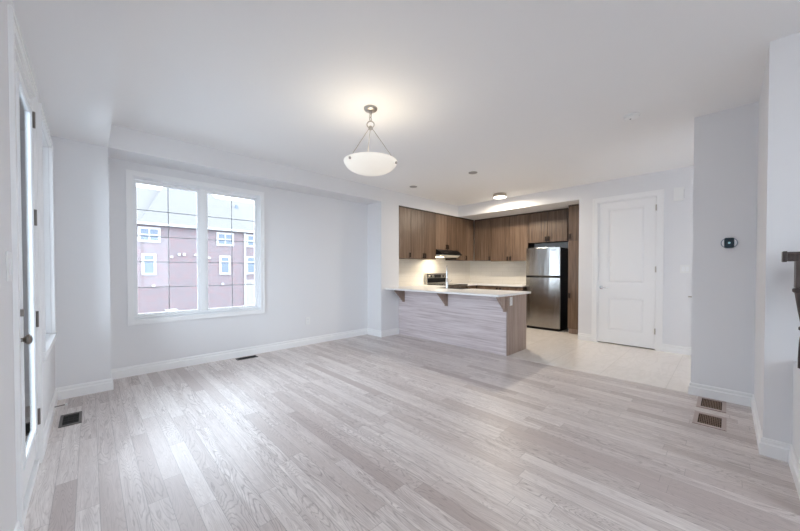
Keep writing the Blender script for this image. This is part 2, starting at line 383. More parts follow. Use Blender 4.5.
# ------------------------------------------------------------------ windows
def picture_frame(mb, axis, a0, a1, z0, z1, w, p0, p1):
    """rectangular ring; axis 'x': runs along x at y p0..p1, 'y': runs along y at x p0..p1"""
    def bx(u0, u1, v0, v1):
        if axis == 'x': mb.box(u0, u1, p0, p1, v0, v1)
        else: mb.box(p0, p1, u0, u1, v0, v1)
    bx(a0, a0+w, z0, z1); bx(a1-w, a1, z0, z1); bx(a0+w, a1-w, z0, z0+w); bx(a0+w, a1-w, z1-w, z1)
    return mb
def window(name, axis, a0, a1, z0, z1, face, depth_dir, sashes, cols, rows, label, seen=True, extra=0.03, glass='glass'):
    """a0..z1 = wall opening; face = wall surface; depth_dir = +1/-1 outward"""
    root = thing(name, ((a0+a1)/2, face, z0) if axis == 'x' else (face, (a0+a1)/2, z0), label, 'window'); root['kind'] = 'structure'
    d = depth_dir
    cas = picture_frame(MB(), axis, a0-0.056, a1+0.056, z0-0.056, z1+0.056, 0.056, *sorted((face, face-d*0.014)))
    picture_frame(cas, axis, a0-0.056, a1+0.056, z0-0.056, z1+0.056, 0.018, *sorted((face-d*0.014, face-d*0.022)))
    picture_frame(cas, axis, a0-0.014, a1+0.014, z0-0.014, z1+0.014, 0.014, *sorted((face-d*0.014, face-d*0.019)))
    cas.build('casing', M['trim'], root)
    fr = picture_frame(MB(), axis, a0, a1, z0, z1, 0.008, *sorted((face+d*0.005, face+d*0.16)))
    picture_frame(fr, axis, a0+0.008, a1-0.008, z0+0.008, z1-0.008, 0.014, *sorted((face+d*0.04, face+d*0.16)))
    fr.build('frame', M['vinyl'], root)
    for (s0, s1) in sashes:
        sh = picture_frame(MB(), axis, s0, s1, z0+extra, z1-extra, 0.032, *sorted((face+d*0.06, face+d*0.11)))
        so = sh.build('sash', M['vinyl'], root, bevel=0.004)
        g0, g1, gz0, gz1 = s0+0.032, s1-0.032, z0+extra+0.032, z1-extra-0.032
        gl = MB(); q0, q1 = sorted((face+d*0.084, face+d*0.086))
        gl.box(*((g0, g1, q0, q1) if axis == 'x' else (q0, q1, g0, g1)), gz0, gz1); gl.build('pane', M[glass], so)
        gr = MB(); q0, q1 = sorted((face+d*0.088, face+d*0.094)); t = 0.004
        for c in range(1, cols):
            u = g0+(g1-g0)*c/cols
            gr.box(*((u-t, u+t, q0, q1) if axis == 'x' else (q0, q1, u-t, u+t)), gz0, gz1)
        for r in range(1, rows):
            w = gz0+(gz1-gz0)*r/rows
            gr.box(*((g0, g1, q0, q1) if axis == 'x' else (q0, q1, g0, g1)), w-t, w+t)
        if cols > 1 or rows > 1: gr.build('grille', M['ext_trim'], so)
    return root
w1 = window('window_1', 'x', 0.365, 1.822, 0.652, 2.342, WY, 1, [(0.375, 1.062), (1.118, 1.800)], 2, 5, 'large white double casement window with grilles looking onto brick houses', extra=0.030, glass='lowe')
MB().box(1.060, 1.120, WY+0.05, WY+0.14, 0.676, 2.318).build('mullion', M['vinyl'], w1)
MB().box(0.375, 1.812, WY+0.02, WY+0.16, 0.674, 0.690).build('sill', M['vinyl'], w1)
hm = MB(); hm.box(0.70, 0.80, WY+0.045, WY+0.062, 0.691, 0.706); hm.build('crank', M['vinyl'], w1, bevel=0.003)
hm = MB(); hm.box(1.42, 1.52, WY+0.045, WY+0.062, 0.691, 0.706); hm.build('crank', M['vinyl'], w1, bevel=0.003)
w2 = window('window_2', 'y', 3.33, 4.17, 0.67, 2.32, LW, -1, [(3.355, 4.145)], 1, 1, 'narrow seen white window between the glass door and the corner')
MB().box(LW-0.02, LW+0.028, 3.245, 4.255, 0.655, 0.675).build('sill', M['trim'], w2)
w4 = window('window_fill', 'x', 0.45, 1.95, 0.65, 2.35, YB, -1, [(0.47, 1.2), (1.2, 1.93)], 1, 1, 'wide white window added unseen behind the viewer for fill daylight')  # out of view, added to bring more daylight into the room

# ------------------------------------------------------------------ glass door in the left wall
d1 = thing('door_1', (LW, (DY0+DY1)/2, 0), 'white exterior door with full height glass and nickel knob', 'door'); d1['kind'] = 'structure'
def casing_y(mb, face, y0, y1, ztop, w, n):                  # three sided casing on a wall x=face
    for (p0, p1, a, b) in ((0, 0.011, 0, w), (0.011, 0.016, 0.0, 0.3*w), (0.011, 0.013, 0.72*w, w)):
        s = sorted((face+n*p0, face+n*p1))
        mb.box(s[0], s[1], y0-w+a, y0-w+b, 0, ztop+w-a); mb.box(s[0], s[1], y1+w-b, y1+w-a, 0, ztop+w-a); mb.box(s[0], s[1], y0-w+b, y1+w-b, ztop+w-b, ztop+w-a)
    return mb
casing_y(MB(), LW, DY0, DY1, DZ, 0.072, 1).build('casing', M['trim'], d1)
jm = MB(); jm.box(LW-0.16, LW, DY0, DY0+0.018, 0, DZ); jm.box(LW-0.16, LW, DY1-0.018, DY1, 0, DZ); jm.box(LW-0.16, LW, DY0+0.018, DY1-0.018, DZ-0.018, DZ)
jm.build('jamb', M['trim'], d1)
MB().box(LW-0.16, LW+0.003, DY0+0.018, DY1-0.018, 0, 0.038).build('threshold', M['trim'], d1)
MB().box(LW-0.058, LW-0.022, DY0+0.021, DY1-0.021, 0.0385, 0.0555).build('weather_strip', M['black'], d1)
LY0, LY1, LX = DY0+0.021, DY1-0.021, LW-0.012
lf = picture_frame(MB(), 'y', LY0, LY1, 0.056, DZ-0.021, 0.12, LX-0.044, LX); lf.box(LX-0.044, LX, LY0+0.12, LY1-0.12, 0.176, 0.27)
leaf = lf.build('leaf', M['door'], d1)
fr = picture_frame(MB(), 'y', LY0+0.105, LY1-0.105, 0.25, DZ-0.125, 0.030, LX, LX+0.014); picture_frame(fr, 'y', LY0+0.110, LY1-0.110, 0.255, DZ-0.130, 0.018, LX+0.014, LX+0.020)
fr.build('glazing_frame', M['vinyl'], leaf)
MB().box(LX+0.003, LX+0.006, LY0+0.135, LY1-0.135, 0.28, DZ-0.155).build('pane', M['glass'], leaf)
kb = MB().lathe([(0.030, 0), (0.030, 0.005), (0.011, 0.009), (0.009, 0.024), (0.016, 0.030), (0.024, 0.037), (0.025, 0.046), (0.016, 0.054), (0.0, 0.056)], (LX, LY0+0.055, 0.905), 'X', 24)
kb.build('knob', M['pewter'], leaf, smooth=True)
kb = MB().lathe([(0.030, 0), (0.030, 0.008), (0.024, 0.014), (0.0, 0.015)], (LX, LY0+0.055, 1.035), 'X', 24); kb.box(LX+0.014, LX+0.030, LY0+0.050, LY0+0.060, 1.018, 1.052)
kb.build('deadbolt', M['pewter'], leaf, smooth=True)
for z in (0.31, 0.93, 1.57, 2.18):
    hb = MB().tube([(LW+0.004, LY1+0.004, z-0.05), (LW+0.004, LY1+0.004, z+0.05)], 0.0075, 8)
    hb.box(LX, LX+0.002, LY1-0.03, LY1, z-0.045, z+0.045); hb.build('hinge', M['pewter'], d1)

# ------------------------------------------------------------------ panelled door in the kitchen
d2 = thing('door_2', (DW, 1.163, 0), 'white two panel door with chrome lever by the kitchen', 'door'); d2['kind'] = 'structure'
PY0, PY1, PZ = 0.76, 1.566, 2.39
casing_y(MB(), DW, PY0, PY1, PZ, 0.075, -1).build('casing', M['trim'], d2)
jm = MB(); jm.box(DW, DW+0.14, PY0, PY0+0.016, 0, PZ); jm.box(DW, DW+0.14, PY1-0.016, PY1, 0, PZ); jm.box(DW, DW+0.14, PY0+0.016, PY1-0.016, PZ-0.016, PZ)
jm.build('jamb', M['trim'], d2)
lf = MB(); a0, a1, fx = PY0+0.019, PY1-0.019, DW+0.006
py0, py1 = 0.90, 1.42
# leaf as rails and stiles with recessed, raised-field panels
lf.box(fx, fx+0.036, a0, py0, 0.018, PZ-0.019); lf.box(fx, fx+0.036, py1, a1, 0.018, PZ-0.019)
for z0, z1 in ((0.018, 0.215), (0.80, 1.005), (2.27, PZ-0.019)): lf.box(fx, fx+0.036, py0, py1, z0, z1)
leaf2 = lf.build('leaf', M['door'], d2)
for z0, z1 in ((0.215, 0.80), (1.005, 2.27)):
    pn = MB(); pn.box(fx+0.012, fx+0.03, py0, py1, z0, z1)
    # bevelled raised field
    A = [(fx+0.012, py0+0.03, z0+0.03), (fx+0.012, py1-0.03, z0+0.03), (fx+0.012, py1-0.03, z1-0.03), (fx+0.012, py0+0.03, z1-0.03)]
    B = [(fx+0.003, py0+0.055, z0+0.055), (fx+0.003, py1-0.055, z0+0.055), (fx+0.003, py1-0.055, z1-0.055), (fx+0.003, py0+0.055, z1-0.055)]
    va = [pn.bm.verts.new(p) for p in A]; vb = [pn.bm.verts.new(p) for p in B]
    for i in range(4): pn.bm.faces.new([va[i], va[(i+1) % 4], vb[(i+1) % 4], vb[i]])
    pn.bm.faces.new(vb)
    picture_frame(pn, 'y', py0, py1, z0, z1, 0.012, fx+0.004, fx+0.012)
    pn.build('panel', M['door'], leaf2)
lv = MB().lathe([(0.0, 0.0), (0.028, 0), (0.028, -0.008), (0.010, -0.012), (0.010, -0.045), (0.0, -0.045)], (fx, 1.50, 0.945), 'X', 20)
lv.tube([(fx-0.042, 1.50, 0.945), (fx-0.045, 1.46, 0.945), (fx-0.045, 1.38, 0.943)], [0.010, 0.009, 0.007], 10)
lv.build('lever_handle', M['chrome'], leaf2, smooth=True)
for z in (0.29, 1.25, 2.20):
    MB().tube([(DW-0.004, PY0+0.017, z-0.045), (DW-0.004, PY0+0.017, z+0.045)], 0.009, 8).build('hinge', M['nickel'], d2)

# ------------------------------------------------------------------ peninsula
pen = thing('peninsula_cabinet', (4.6, 3.3, 0), 'breakfast peninsula with horizontal grain front, brown end panel and three brackets', 'cabinet')
PX1, PE = 4.90, 2.199
b = MB().box(KX+0.02, PX1, PE+0.02, KY-0.003, 0.10, 0.875); b.box(KX+0.02, PX1-0.06, PE+0.02, KY-0.003, 0.0025, 0.10); b.build('body', M['lam'], pen)
tag(MB().box(KX, KX+0.018, PE+0.02, BY-0.001, 0.0025, 0.875).build('front_panel', M['lam_h_glare'], pen), 'horizontal grain back panel of the peninsula with window glare in its colour')
MB().box(KX, PX1+0.01, PE, PE+0.018, 0.0025, 0.875).build('end_panel', M['lam_end'], pen)
for y in (4.31, 3.29, 2.235):
    c = MB(); c.sweep([(KX-0.001, 0, 0.873), (KX-0.24, 0, 0.873), (KX-0.24, 0, 0.85), (KX-0.022, 0, 0.645), (KX-0.001, 0, 0.645)], (0, y-0.015, 0), (0, y+0.015, 0))
    c.box(KX-0.022, KX-0.001, y-0.028, y+0.028, 0.635, 0.873)
    c.build('bracket', M['lam_end'], pen, bevel=0.002)
for (ya, yb) in ((2.22, 2.82), (2.82, 3.42), (3.42, 4.1)):
    dd = MB().box(PX1, PX1+0.019, ya+0.002, yb-0.002, 0.105, 0.865).build('door', M['lam'], pen, bevel=0.002)
    MB().box(PX1+0.019, PX1+0.04, ya+0.05, ya+0.062, 0.70, 0.80).build('handle', M['bronze'], dd)
ct = MB(); ct.box(3.925, PX1+0.03, 2.135, BY-0.001, 0.876, 0.906); ct.box(KX+0.002, PX1+0.03, BY-0.001, KY-0.012, 0.876, 0.906)
ct = ct.build('peninsula_countertop', M['quartz'], None, bevel=0.003); tag(ct, 'white stone countertop lying on the breakfast peninsula', 'countertop')

# ------------------------------------------------------------------ wall cabinets
def pull(mb, p, axis, z0, z1):
    """small rectangular pull, axis = direction it sticks out ('y' -> -y, 'x' -> -x)"""
    x, y = p; t = 0.014
    if axis == 'y': mb.box(x-t, x+t, y-0.028, y-0.018, z0, z1); mb.box(x-t, x+t, y-0.019, y, z0, z0+0.015); mb.box(x-t, x+t, y-0.019, y, z1-0.015, z1)
    else: mb.box(x-0.028, x-0.018, y-t, y+t, z0, z1); mb.box(x-0.019, x, y-t, y+t, z0, z0+0.015); mb.box(x-0.019, x, y-t, y+t, z1-0.015, z1)
    return mb
CT = 2.462                                                    # top of cabinet doors
def cab(name, axis, a0, a1, z0, z1, face, back, doors, label, group='brown kitchen wall cabinets', toe=False):
    """doors: (a_start, a_end, z0, z1, pull position or None, pull z0)"""
    loc = ((a0+a1)/2, (face+back)/2, 0) if axis == 'y' else ((face+back)/2, (a0+a1)/2, 0)
    r = thing(name, (loc[0], loc[1], z0), label, 'cabinet', group)
    f = face+0.02
    zb = z0+0.10 if toe else z0
    def bx(mb, u0, u1, v0, v1, zz0, zz1):
        if axis == 'y': mb.box(u0, u1, v0, v1, zz0, zz1)
        else: mb.box(v0, v1, u0, u1, zz0, zz1)
    m_ = MB(); bx(m_, a0+0.001, a1-0.001, f, back-0.002, zb, z1-0.001)
    m_.build('body', M['lam_shade'], r)
    if toe:
        m_ = MB(); bx(m_, a0+0.001, a1-0.001, f+0.05, back-0.002, z0, zb); m_.build('toe_kick', M['lam_end'], r)
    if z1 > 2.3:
        m_ = MB(); bx(m_, a0, a1, f-0.012, f, CT+0.002, 2.493); m_.build('top_shadow_trim', M['lam_shade'], r)  # trim strip coloured dark for the shadow line below the soffit
    for (d0, d1, e0, e1, pp, pz) in doors:
        m_ = MB(); bx(m_, d0+0.004, d1-0.004, face, f-0.001, e0, e1)
        do = m_.build('door', M['lam'], r, bevel=0.002)
        if pp is not None:
            h_ = MB(); pull(h_, (pp, face) if axis == 'y' else (face, pp), axis, pz, pz+0.095); h_.build('handle', M['bronze'], do)
    return r
UB = 1.475
cab('wall_cabinet', 'y', 4.300, 4.634, UB, 2.493, BY, KY-0.002, [(4.300, 4.634, UB-0.005, CT, 4.595, 1.49)], 'narrow brown wall cabinet beside the white wall end')
cab('wall_cabinet', 'y', 4.634, 5.420, UB, 2.493, BY, KY-0.002, [(4.634, 5.03, UB-0.005, CT, 5.00, 1.49), (5.03, 5.420, UB-0.005, CT, 5.06, 1.49)], 'brown two door wall cabinet left of the range hood')
cab('wall_cabinet', 'y', 5.420, 6.193, 1.695, 2.493, BY, KY-0.002, [(5.420, 5.806, 1.692, CT, 5.775, 1.71), (5.806, 6.193, 1.692, CT, 5.84, 1.71)], 'short brown two door cabinet directly above the range hood')
cab('wall_cabinet', 'y', 6.193, 6.915, UB, 2.493, BY, KY-0.002, [(6.193, 6.60, UB-0.005, CT, 6.56, 1.49), (6.60, 6.90, UB-0.005, CT, None, 0)], 'brown corner wall cabinet right of the range hood')
XF = 6.917
cab('wall_cabinet', 'x', 3.98, 4.44, UB, 2.493, XF, FX-0.002, [(3.98, 4.44, UB-0.005, CT, 4.01, 1.47)], 'brown single door wall cabinet in the inner corner on the refrigerator wall')
cab('wall_cabinet', 'x', 3.072, 3.98, UB-0.01, 2.493, XF, FX-0.002, [(3.51, 3.98, UB-0.03, CT, 3.545, 1.455), (3.072, 3.51, UB-0.03, CT, 3.475, 1.455)], 'brown two door wall cabinet left of the refrigerator')
cab('wall_cabinet', 'x', 2.262, 3.072, 1.835, 2.493, XF, FX-0.002, [(2.66, 3.072, 1.83, CT, 2.69, 1.85), (2.262, 2.66, 1.83, CT, 2.63, 1.85)], 'short brown two door cabinet above the refrigerator')
cab('pantry_cabinet', 'x', 1.858, 2.165, 0.0025, 2.493, 6.65, FX-0.002, [(1.858, 2.165, 1.805, CT, 2.13, 1.84), (1.858, 2.165, 0.105, 1.80, 2.13, 0.70)], 'tall narrow brown pantry cabinet right of the refrigerator', None, toe=True)
# base cabinets
BF = 4.20
G2 = 'brown kitchen base cabinets'
cab('base_cabinet', 'y', 4.925, 5.425, 0.0025, 0.874, BF, KY-0.002, [(4.965, 5.425, 0.105, 0.865, 5.38, 0.74)], 'brown base cabinet left of the stove behind the peninsula', G2, toe=True)
cab('base_cabinet', 'y', 6.195, 7.255, 0.0025, 0.874, BF, KY-0.002, [(6.195, 6.64, 0.105, 0.865, 6.24, 0.74)], 'brown corner base cabinet right of the stove', G2, toe=True)
cab('base_cabinet', 'x', 3.62, 4.195, 0.0025, 0.874, 6.65, FX-0.002, [(3.62, 4.195, 0.105, 0.865, 3.66, 0.74)], 'brown base cabinet nearest the corner on the refrigerator wall', G2, toe=True)
cab('base_cabinet', 'x', 3.06, 3.62, 0.0025, 0.874, 6.65, FX-0.002, [(3.06, 3.62, 0.105, 0.865, 3.58, 0.74)], 'brown base cabinet beside the refrigerator', G2, toe=True)
k = MB(); k.box(4.965, 5.428, BF-0.025, KY-0.012, 0.876, 0.906)
tag(k.build('kitchen_countertop', M['quartz'], None, bevel=0.003), 'short light countertop left of the stove', 'countertop')
k = MB(); k.box(6.192, FX-0.012, BF-0.025, KY-0.012, 0.876, 0.906); k.box(6.625, FX-0.012, 3.055, BF-0.025, 0.876, 0.906)
tag(k.build('kitchen_countertop', M['quartz'], None, bevel=0.003), 'L shaped light countertop right of the stove', 'countertop')
k = MB(); k.box(KX, FX, KY-0.010, KY, 0.90, 1.70); k.box(FX-0.010, FX, 3.05, KY-0.010, 0.90, 1.47)
struct('trim_1', k, M['splash'], 'cream tiled kitchen backsplash')

# ------------------------------------------------------------------ range hood
hd = thing('range_hood', (5.806, 4.6, 1.53), 'black under cabinet range hood with a lit lamp above the stove', 'range hood')
m_ = MB(); m_.sweep([(0, KY-0.012, 1.693), (0, 4.44, 1.693), (0, 4.37, 1.655), (0, 4.30, 1.60), (0, 4.30, 1.575), (0, KY-0.012, 1.575)], (5.43, 0, 0), (6.183, 0, 0))
m_.build('canopy', M['black'], hd, bevel=0.003)
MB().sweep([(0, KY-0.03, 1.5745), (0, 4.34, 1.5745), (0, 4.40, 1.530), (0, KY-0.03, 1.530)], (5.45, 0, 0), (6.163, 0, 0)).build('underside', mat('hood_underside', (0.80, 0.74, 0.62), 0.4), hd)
MB().box(5.55, 5.72, 4.333, 4.341, 1.603, 1.628).build('switch_panel', M['nickel'], hd)
MB().box(5.50, 5.66, 4.42, 4.52, 1.523, 1.5295).build('lamp', mat('hood_lamp', (1, 0.9, 0.7), 0.4, emit=(1.0, 0.86, 0.62), es=7.0), hd)
l = bpy.data.lights.new('hood_light', 'AREA'); l.shape = 'RECTANGLE'; l.size = 0.15; l.size_y = 0.08; l.energy = 2.2; l.color = (1.0, 0.86, 0.66)
lo = bpy.data.objects.new('hood_light', l); C.objects.link(lo); lo.location = (5.58, 4.47, 1.520); lo.parent = None

# ------------------------------------------------------------------ stove
st = thing('stove', (5.81, 4.47, 0.0025), 'stainless stove with black glass top against the backsplash', 'stove')
S0, S1 = 5.432, 6.188
m_ = MB().box(S0, S1, 4.17, KY-0.03, 0.0825, 0.905); m_.box(S0+0.03, S1-0.03, 4.24, KY-0.06, 0.0025, 0.0825); m_.build('body', M['black'], st)
MB().box(S0, S1, 4.14, KY-0.10, 0.905, 0.920).build('cooktop', M['blackglass'], st, bevel=0.003)
for (x, y, r) in ((5.62, 4.29, 0.10), (6.0, 4.29, 0.08), (5.62, 4.53, 0.08), (6.0, 4.53, 0.10)):
    MB().lathe([(r, 0), (r, 0.0012), (0.0, 0.0012)], (x, y, 0.9202), 'Z', 24).build('burner', mat('burner_ring', (0.05, 0.05, 0.055), 0.3), st)
bg = MB(); bg.sweep([(0, KY-0.03, 0.905), (0, KY-0.10, 0.905), (0, KY-0.085, 1.16), (0, KY-0.03, 1.165)], (S0, 0, 0), (S1, 0, 0))
bgo = bg.build('backguard', M['steel'], st, bevel=0.004)
MB().box(S0+0.02, S1-0.02, KY-0.104, KY-0.092, 0.955, 1.055).build('glass_strip', M['black'], bgo)
MB().box(S0+0.27, S1-0.27, KY-0.098, KY-0.086, 1.065, 1.13).build('display', M['blackglass'], bgo)
for x in (S0+0.07, S0+0.16, S1-0.16, S1-0.07):
    MB().lathe([(0.0, 0.0), (0.020, 0.0), (0.018, -0.022), (0.0, -0.022)], (x, KY-0.09, 1.10), 'Y', 16).build('knob', M['steel'], bgo)
dr = MB().box(S0+0.005, S1-0.005, 4.14, 4.17, 0.26, 0.80).build('oven_door', M['steel'], st, bevel=0.003)
MB().box(S0+0.10, S1-0.10, 4.136, 4.140, 0.36, 0.68).build('oven_window', M['blackglass'], dr)
MB().tube([(S0+0.06, 4.14, 0.76), (S0+0.06, 4.10, 0.76), (S1-0.06, 4.10, 0.76), (S1-0.06, 4.14, 0.76)], 0.010, 10).build('handle', M['chrome'], dr)
MB().box(S0+0.005, S1-0.005, 4.145, 4.17, 0.09, 0.25).build('drawer', M['steel'], st, bevel=0.003)
MB().box(S0+0.002, S1-0.002, 4.145, 4.17, 0.81, 0.903).build('front_rail', M['steel'], st)

# ------------------------------------------------------------------ refrigerator
rf = thing('refrigerator', (6.95, 2.68, 0.0025), 'stainless top freezer refrigerator with black sides', 'refrigerator')
F0, F1, RX = 2.333, 3.028, 6.70
m_ = MB().box(RX+0.071, 7.235, F0+0.012, F1-0.012, 0.0025, 1.695); m_.build('body', M['black'], rf, bevel=0.004)
m_ = MB().box(RX+0.04, RX+0.07, F0+0.02, F1-0.02, 0.0025, 0.06); m_.build('kick_grille', M['black'], rf)
def fdoor(name, z0, z1):
    m_ = MB(); pts = []
    n = 14
    for i in range(n+1):
        t = i/n; y = F0+(F1-F0)*t; pts.append((RX+0.030*(2*t-1)**2, y, 0))
    pts += [(RX+0.062, F1, 0), (RX+0.062, F0, 0)]
    m_.sweep(pts, (0, 0, z0), (0, 0, z1)); return m_.build(name, M['steel'], rf, bevel=0.004)
top = fdoor('freezer_door', 1.122, 1.705); bot = fdoor('lower_door', 0.055, 1.085)
m_ = MB().box(RX+0.018, RX+0.062, F0+0.005, F1-0.005, 1.086, 1.121); m_.build('seal', M['black'], rf)
m_ = MB().sweep([(RX-0.004, F1-0.03, 1.122), (RX-0.014, F1-0.03, 1.108), (RX-0.010, F1-0.03, 1.094), (RX+0.02, F1-0.03, 1.092), (RX+0.02, F1-0.03, 1.122)], (0, 0, 0), (0, -0.56, 0))
m_.build('pocket_handle', M['black'], top, bevel=0.002)
m_ = MB().box(RX+0.02, RX+0.10, F0+0.02, F0+0.10, 1.706, 1.722); m_.build('hinge_cover', M['black'], rf, bevel=0.003)
m_ = MB()
for i, (w, hh) in enumerate(((0.010, 0.018), (0.008, 0.012), (0.008, 0.012), (0.006, 0.016), (0.008, 0.012), (0.006, 0.018), (0.008, 0.012))):
    m_.box(RX+0.006, RX+0.017, F0+0.165-i*0.013-w, F0+0.165-i*0.013, 1.635, 1.635+hh)
m_.build('badge', mat('badge_grey', (0.16, 0.16, 0.17), 0.4, 0.5), top)

# ------------------------------------------------------------------ faucet
fa = thing('kitchen_faucet', (4.56, 3.49, 0.906), 'tall chrome kitchen faucet standing on the peninsula countertop', 'faucet')
MB().lathe([(0.028, 0), (0.028, 0.008), (0.022, 0.014), (0.022, 0.17), (0.015, 0.185), (0.0, 0.185)], (4.56, 3.49, 0.906), 'Z', 20).build('base', M['chrome'], fa, smooth=True)
ux, uy = 0.794, 0.608
P = [(4.56, 3.49, 1.08), (4.56, 3.49, 1.20)]
for i in range(9):
    a = math.pi*i/8; q = 0.085*(1-math.cos(a)); P.append((4.56+q*ux, 3.49+q*uy, 1.225+0.085*math.sin(a)))
P.append((4.56+0.17*ux, 3.49+0.17*uy, 1.17))
MB().tube(P, 0.0135, 12).build('spout', M['chrome'], fa, smooth=True)
MB().lathe([(0.0, 0), (0.016, 0.0), (0.018, 0.07), (0.014, 0.08), (0, 0.08)], (4.56+0.17*ux, 3.49+0.17*uy, 1.10), 'Z', 16).build('spray_head', M['chrome'], fa, smooth=True)
MB().tube([(4.56, 3.47, 1.02), (4.56, 3.43, 1.03), (4.56, 3.39, 1.06)], [0.011, 0.008, 0.007], 10).build('lever', M['chrome'], fa, smooth=True)
sk = MB(); picture_frame  # undermount sink rim seen from above
sk = thing('kitchen_sink', (4.72, 3.49, 0.907), 'stainless sink set in the peninsula countertop behind the faucet', 'sink')
m_ = MB(); m_.box(4.60, 4.90, 3.20, 3.78, 0.9062, 0.908); m_.build('rim', M['steel'], sk)
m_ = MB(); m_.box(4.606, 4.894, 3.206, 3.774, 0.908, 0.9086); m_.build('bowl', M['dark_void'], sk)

# ------------------------------------------------------------------ lights on the ceiling
glow = mat('lit_frosted_glass', (0.90, 0.86, 0.78), 0.35, emit=(1.0, 0.92, 0.80), es=0.12)
px, py = 1.886, 2.331
pl = thing('pendant_lamp', (px, py, H), 'bowl pendant lamp of frosted glass hanging on nickel rods', 'lamp')
MB().lathe([(0.0, 0), (0.062, 0), (0.062, -0.012), (0.052, -0.024), (0.020, -0.032), (0.0, -0.033)], (px, py, H-0.0005), 'Z', 32).build('canopy', M['nickel'], pl, smooth=True)
m_ = MB()
for k_, (cz, ax) in enumerate(((2.70, 0), (2.672, 1), (2.644, 0))):    # short chain
    pts = [(px+(0.012*math.cos(t*math.pi/6) if ax == 0 else 0), py+(0.012*math.cos(t*math.pi/6) if ax else 0), cz+0.019*math.sin(t*math.pi/6)) for t in range(13)]
    m_.tube(pts, 0.0035, 6)
m_.build('chain', M['nickel'], pl)
m_ = MB(); pts = [(px+0.033*math.cos(t*math.pi/12)*0.7193, py-0.033*math.cos(t*math.pi/12)*0.6947, 2.592+0.030*math.sin(t*math.pi/12)) for t in range(25)]
m_.tube(pts, 0.0055, 8); m_.lathe([(0.0, 0), (0.020, 0.0), (0.024, 0.012), (0.012, 0.03), (0, 0.03)], (px, py, 2.548), 'Z', 20)
m_.build('hub', M['nickel'], pl, smooth=True)
RZ = 2.245; BR = 0.245
prof = []
for i in range(13):
    t = i/12; prof.append((BR*math.sin(t*math.pi/2)**0.9 if i else 0.0, RZ-0.108*math.cos(t*math.pi/2)**1.1 if i < 12 else RZ))
inner = [(max(r-0.006, 0.0), z+0.006) for r, z in prof[::-1]]
MB().lathe([(BR*0.0, RZ-0.108)]+prof[1:]+[(BR+0.004, RZ+0.004), (BR-0.006, RZ+0.006)]+inner, (px, py, 0), 'Z', 48).build('bowl_shade', glow, pl, smooth=True)
for k_ in range(3):
    a = R(183+120*k_); ex, ey = px+0.232*math.cos(a), py+0.232*math.sin(a)
    rd = MB().tube([(px+0.012*math.cos(a), py+0.012*math.sin(a), 2.56), (ex, ey, RZ-0.006)], 0.0032, 8).build('rod', M['nickel'], pl)
    fx_, fy_ = px+0.252*math.cos(a), py+0.252*math.sin(a)
    MB().lathe([(0.0, -0.012), (0.010, -0.009), (0.012, 0), (0.010, 0.009), (0.0, 0.012)], (px+0.243*math.cos(a), py+0.243*math.sin(a), RZ-0.022), 'Z', 14).build('finial', M['nickel'], rd, smooth=True)
l = bpy.data.lights.new('pendant_bulb', 'POINT'); l.energy = 1.2; l.color = (1.0, 0.88, 0.70); l.shadow_soft_size = 0.07
lo = bpy.data.objects.new('pendant_bulb', l); C.objects.link(lo); lo.location = (px, py, 2.20)

fl = thing('flush_ceiling_lamp', (5.83, 3.16, H), 'lit round flush lamp with nickel band on the kitchen ceiling', 'lamp')
MB().lathe([(0.0, -0.0005), (0.125, -0.0005), (0.128, -0.012), (0.128, -0.062), (0.118, -0.065), (0.118, -0.055), (0.0, -0.055)], (5.83, 3.16, H), 'Z', 40).build('band', M['nickel'], fl, smooth=True)
MB().lathe([(0.0, -0.0555), (0.117, -0.0555), (0.112, -0.072), (0.06, -0.084), (0.0, -0.087)], (5.83, 3.16, H), 'Z', 40).build('diffuser', mat('lit_diffuser', (0.9, 0.88, 0.82), 0.4, emit=(1.0, 0.90, 0.74), es=3.5), fl, smooth=True)
l = bpy.data.lights.new('kitchen_bulb', 'AREA'); l.shape = 'DISK'; l.size = 0.2; l.energy = 13; l.color = (1.0, 0.87, 0.70)
lo = bpy.data.objects.new('kitchen_bulb', l); C.objects.link(lo); lo.location = (5.83, 3.16, H-0.09)

fill_lamp = thing('flush_ceiling_lamp', (0.7, -1.9, H), 'unseen round flush lamp added on the living room ceiling behind the viewer as fill light', 'lamp')  # unseen fixture added to brighten the floor and walls
MB().lathe([(0.0, -0.0005), (0.155, -0.0005), (0.158, -0.012), (0.158, -0.062), (0.148, -0.065), (0.148, -0.055), (0.0, -0.055)], (0.7, -1.9, H), 'Z', 40).build('band', M['nickel'], fill_lamp, smooth=True)
MB().lathe([(0.0, -0.0555), (0.147, -0.0555), (0.140, -0.075), (0.08, -0.090), (0.0, -0.094)], (0.7, -1.9, H), 'Z', 40).build('diffuser', glow, fill_lamp, smooth=True)
l = bpy.data.lights.new('fill_bulb', 'POINT'); l.energy = 6; l.color = (1.0, 0.97, 0.94); l.shadow_soft_size = 0.12
lo = bpy.data.objects.new('fill_bulb', l); C.objects.link(lo); lo.location = (0.7, -1.9, H-0.26)
def cover(x, y, label):
    o = MB().lathe([(0.0, -0.0005), (0.068, -0.0005), (0.066, -0.006), (0.045, -0.009), (0.0, -0.009)], (x, y, H), 'Z', 32)
    return tag(o.build('ceiling_cover', mat('ceiling_cover_grey', (0.36, 0.35, 0.34), 0.5), None, smooth=True), label, 'ceiling cover', 'round grey covers above the peninsula')
cover(4.20, 3.97, 'round grey ceiling cover above the wall end of the peninsula')
cover(4.256, 2.76, 'round grey ceiling cover above the open end of the peninsula')
sd = thing('smoke_detector', (3.80, 0.67, H), 'round white smoke detector on the ceiling near the thermostat wall', 'smoke detector')
MB().lathe([(0.0, -0.0005), (0.070, -0.0005), (0.070, -0.010), (0.0, -0.010)], (3.80, 0.67, H), 'Z', 32).build('base', M['plastic'], sd, smooth=True)
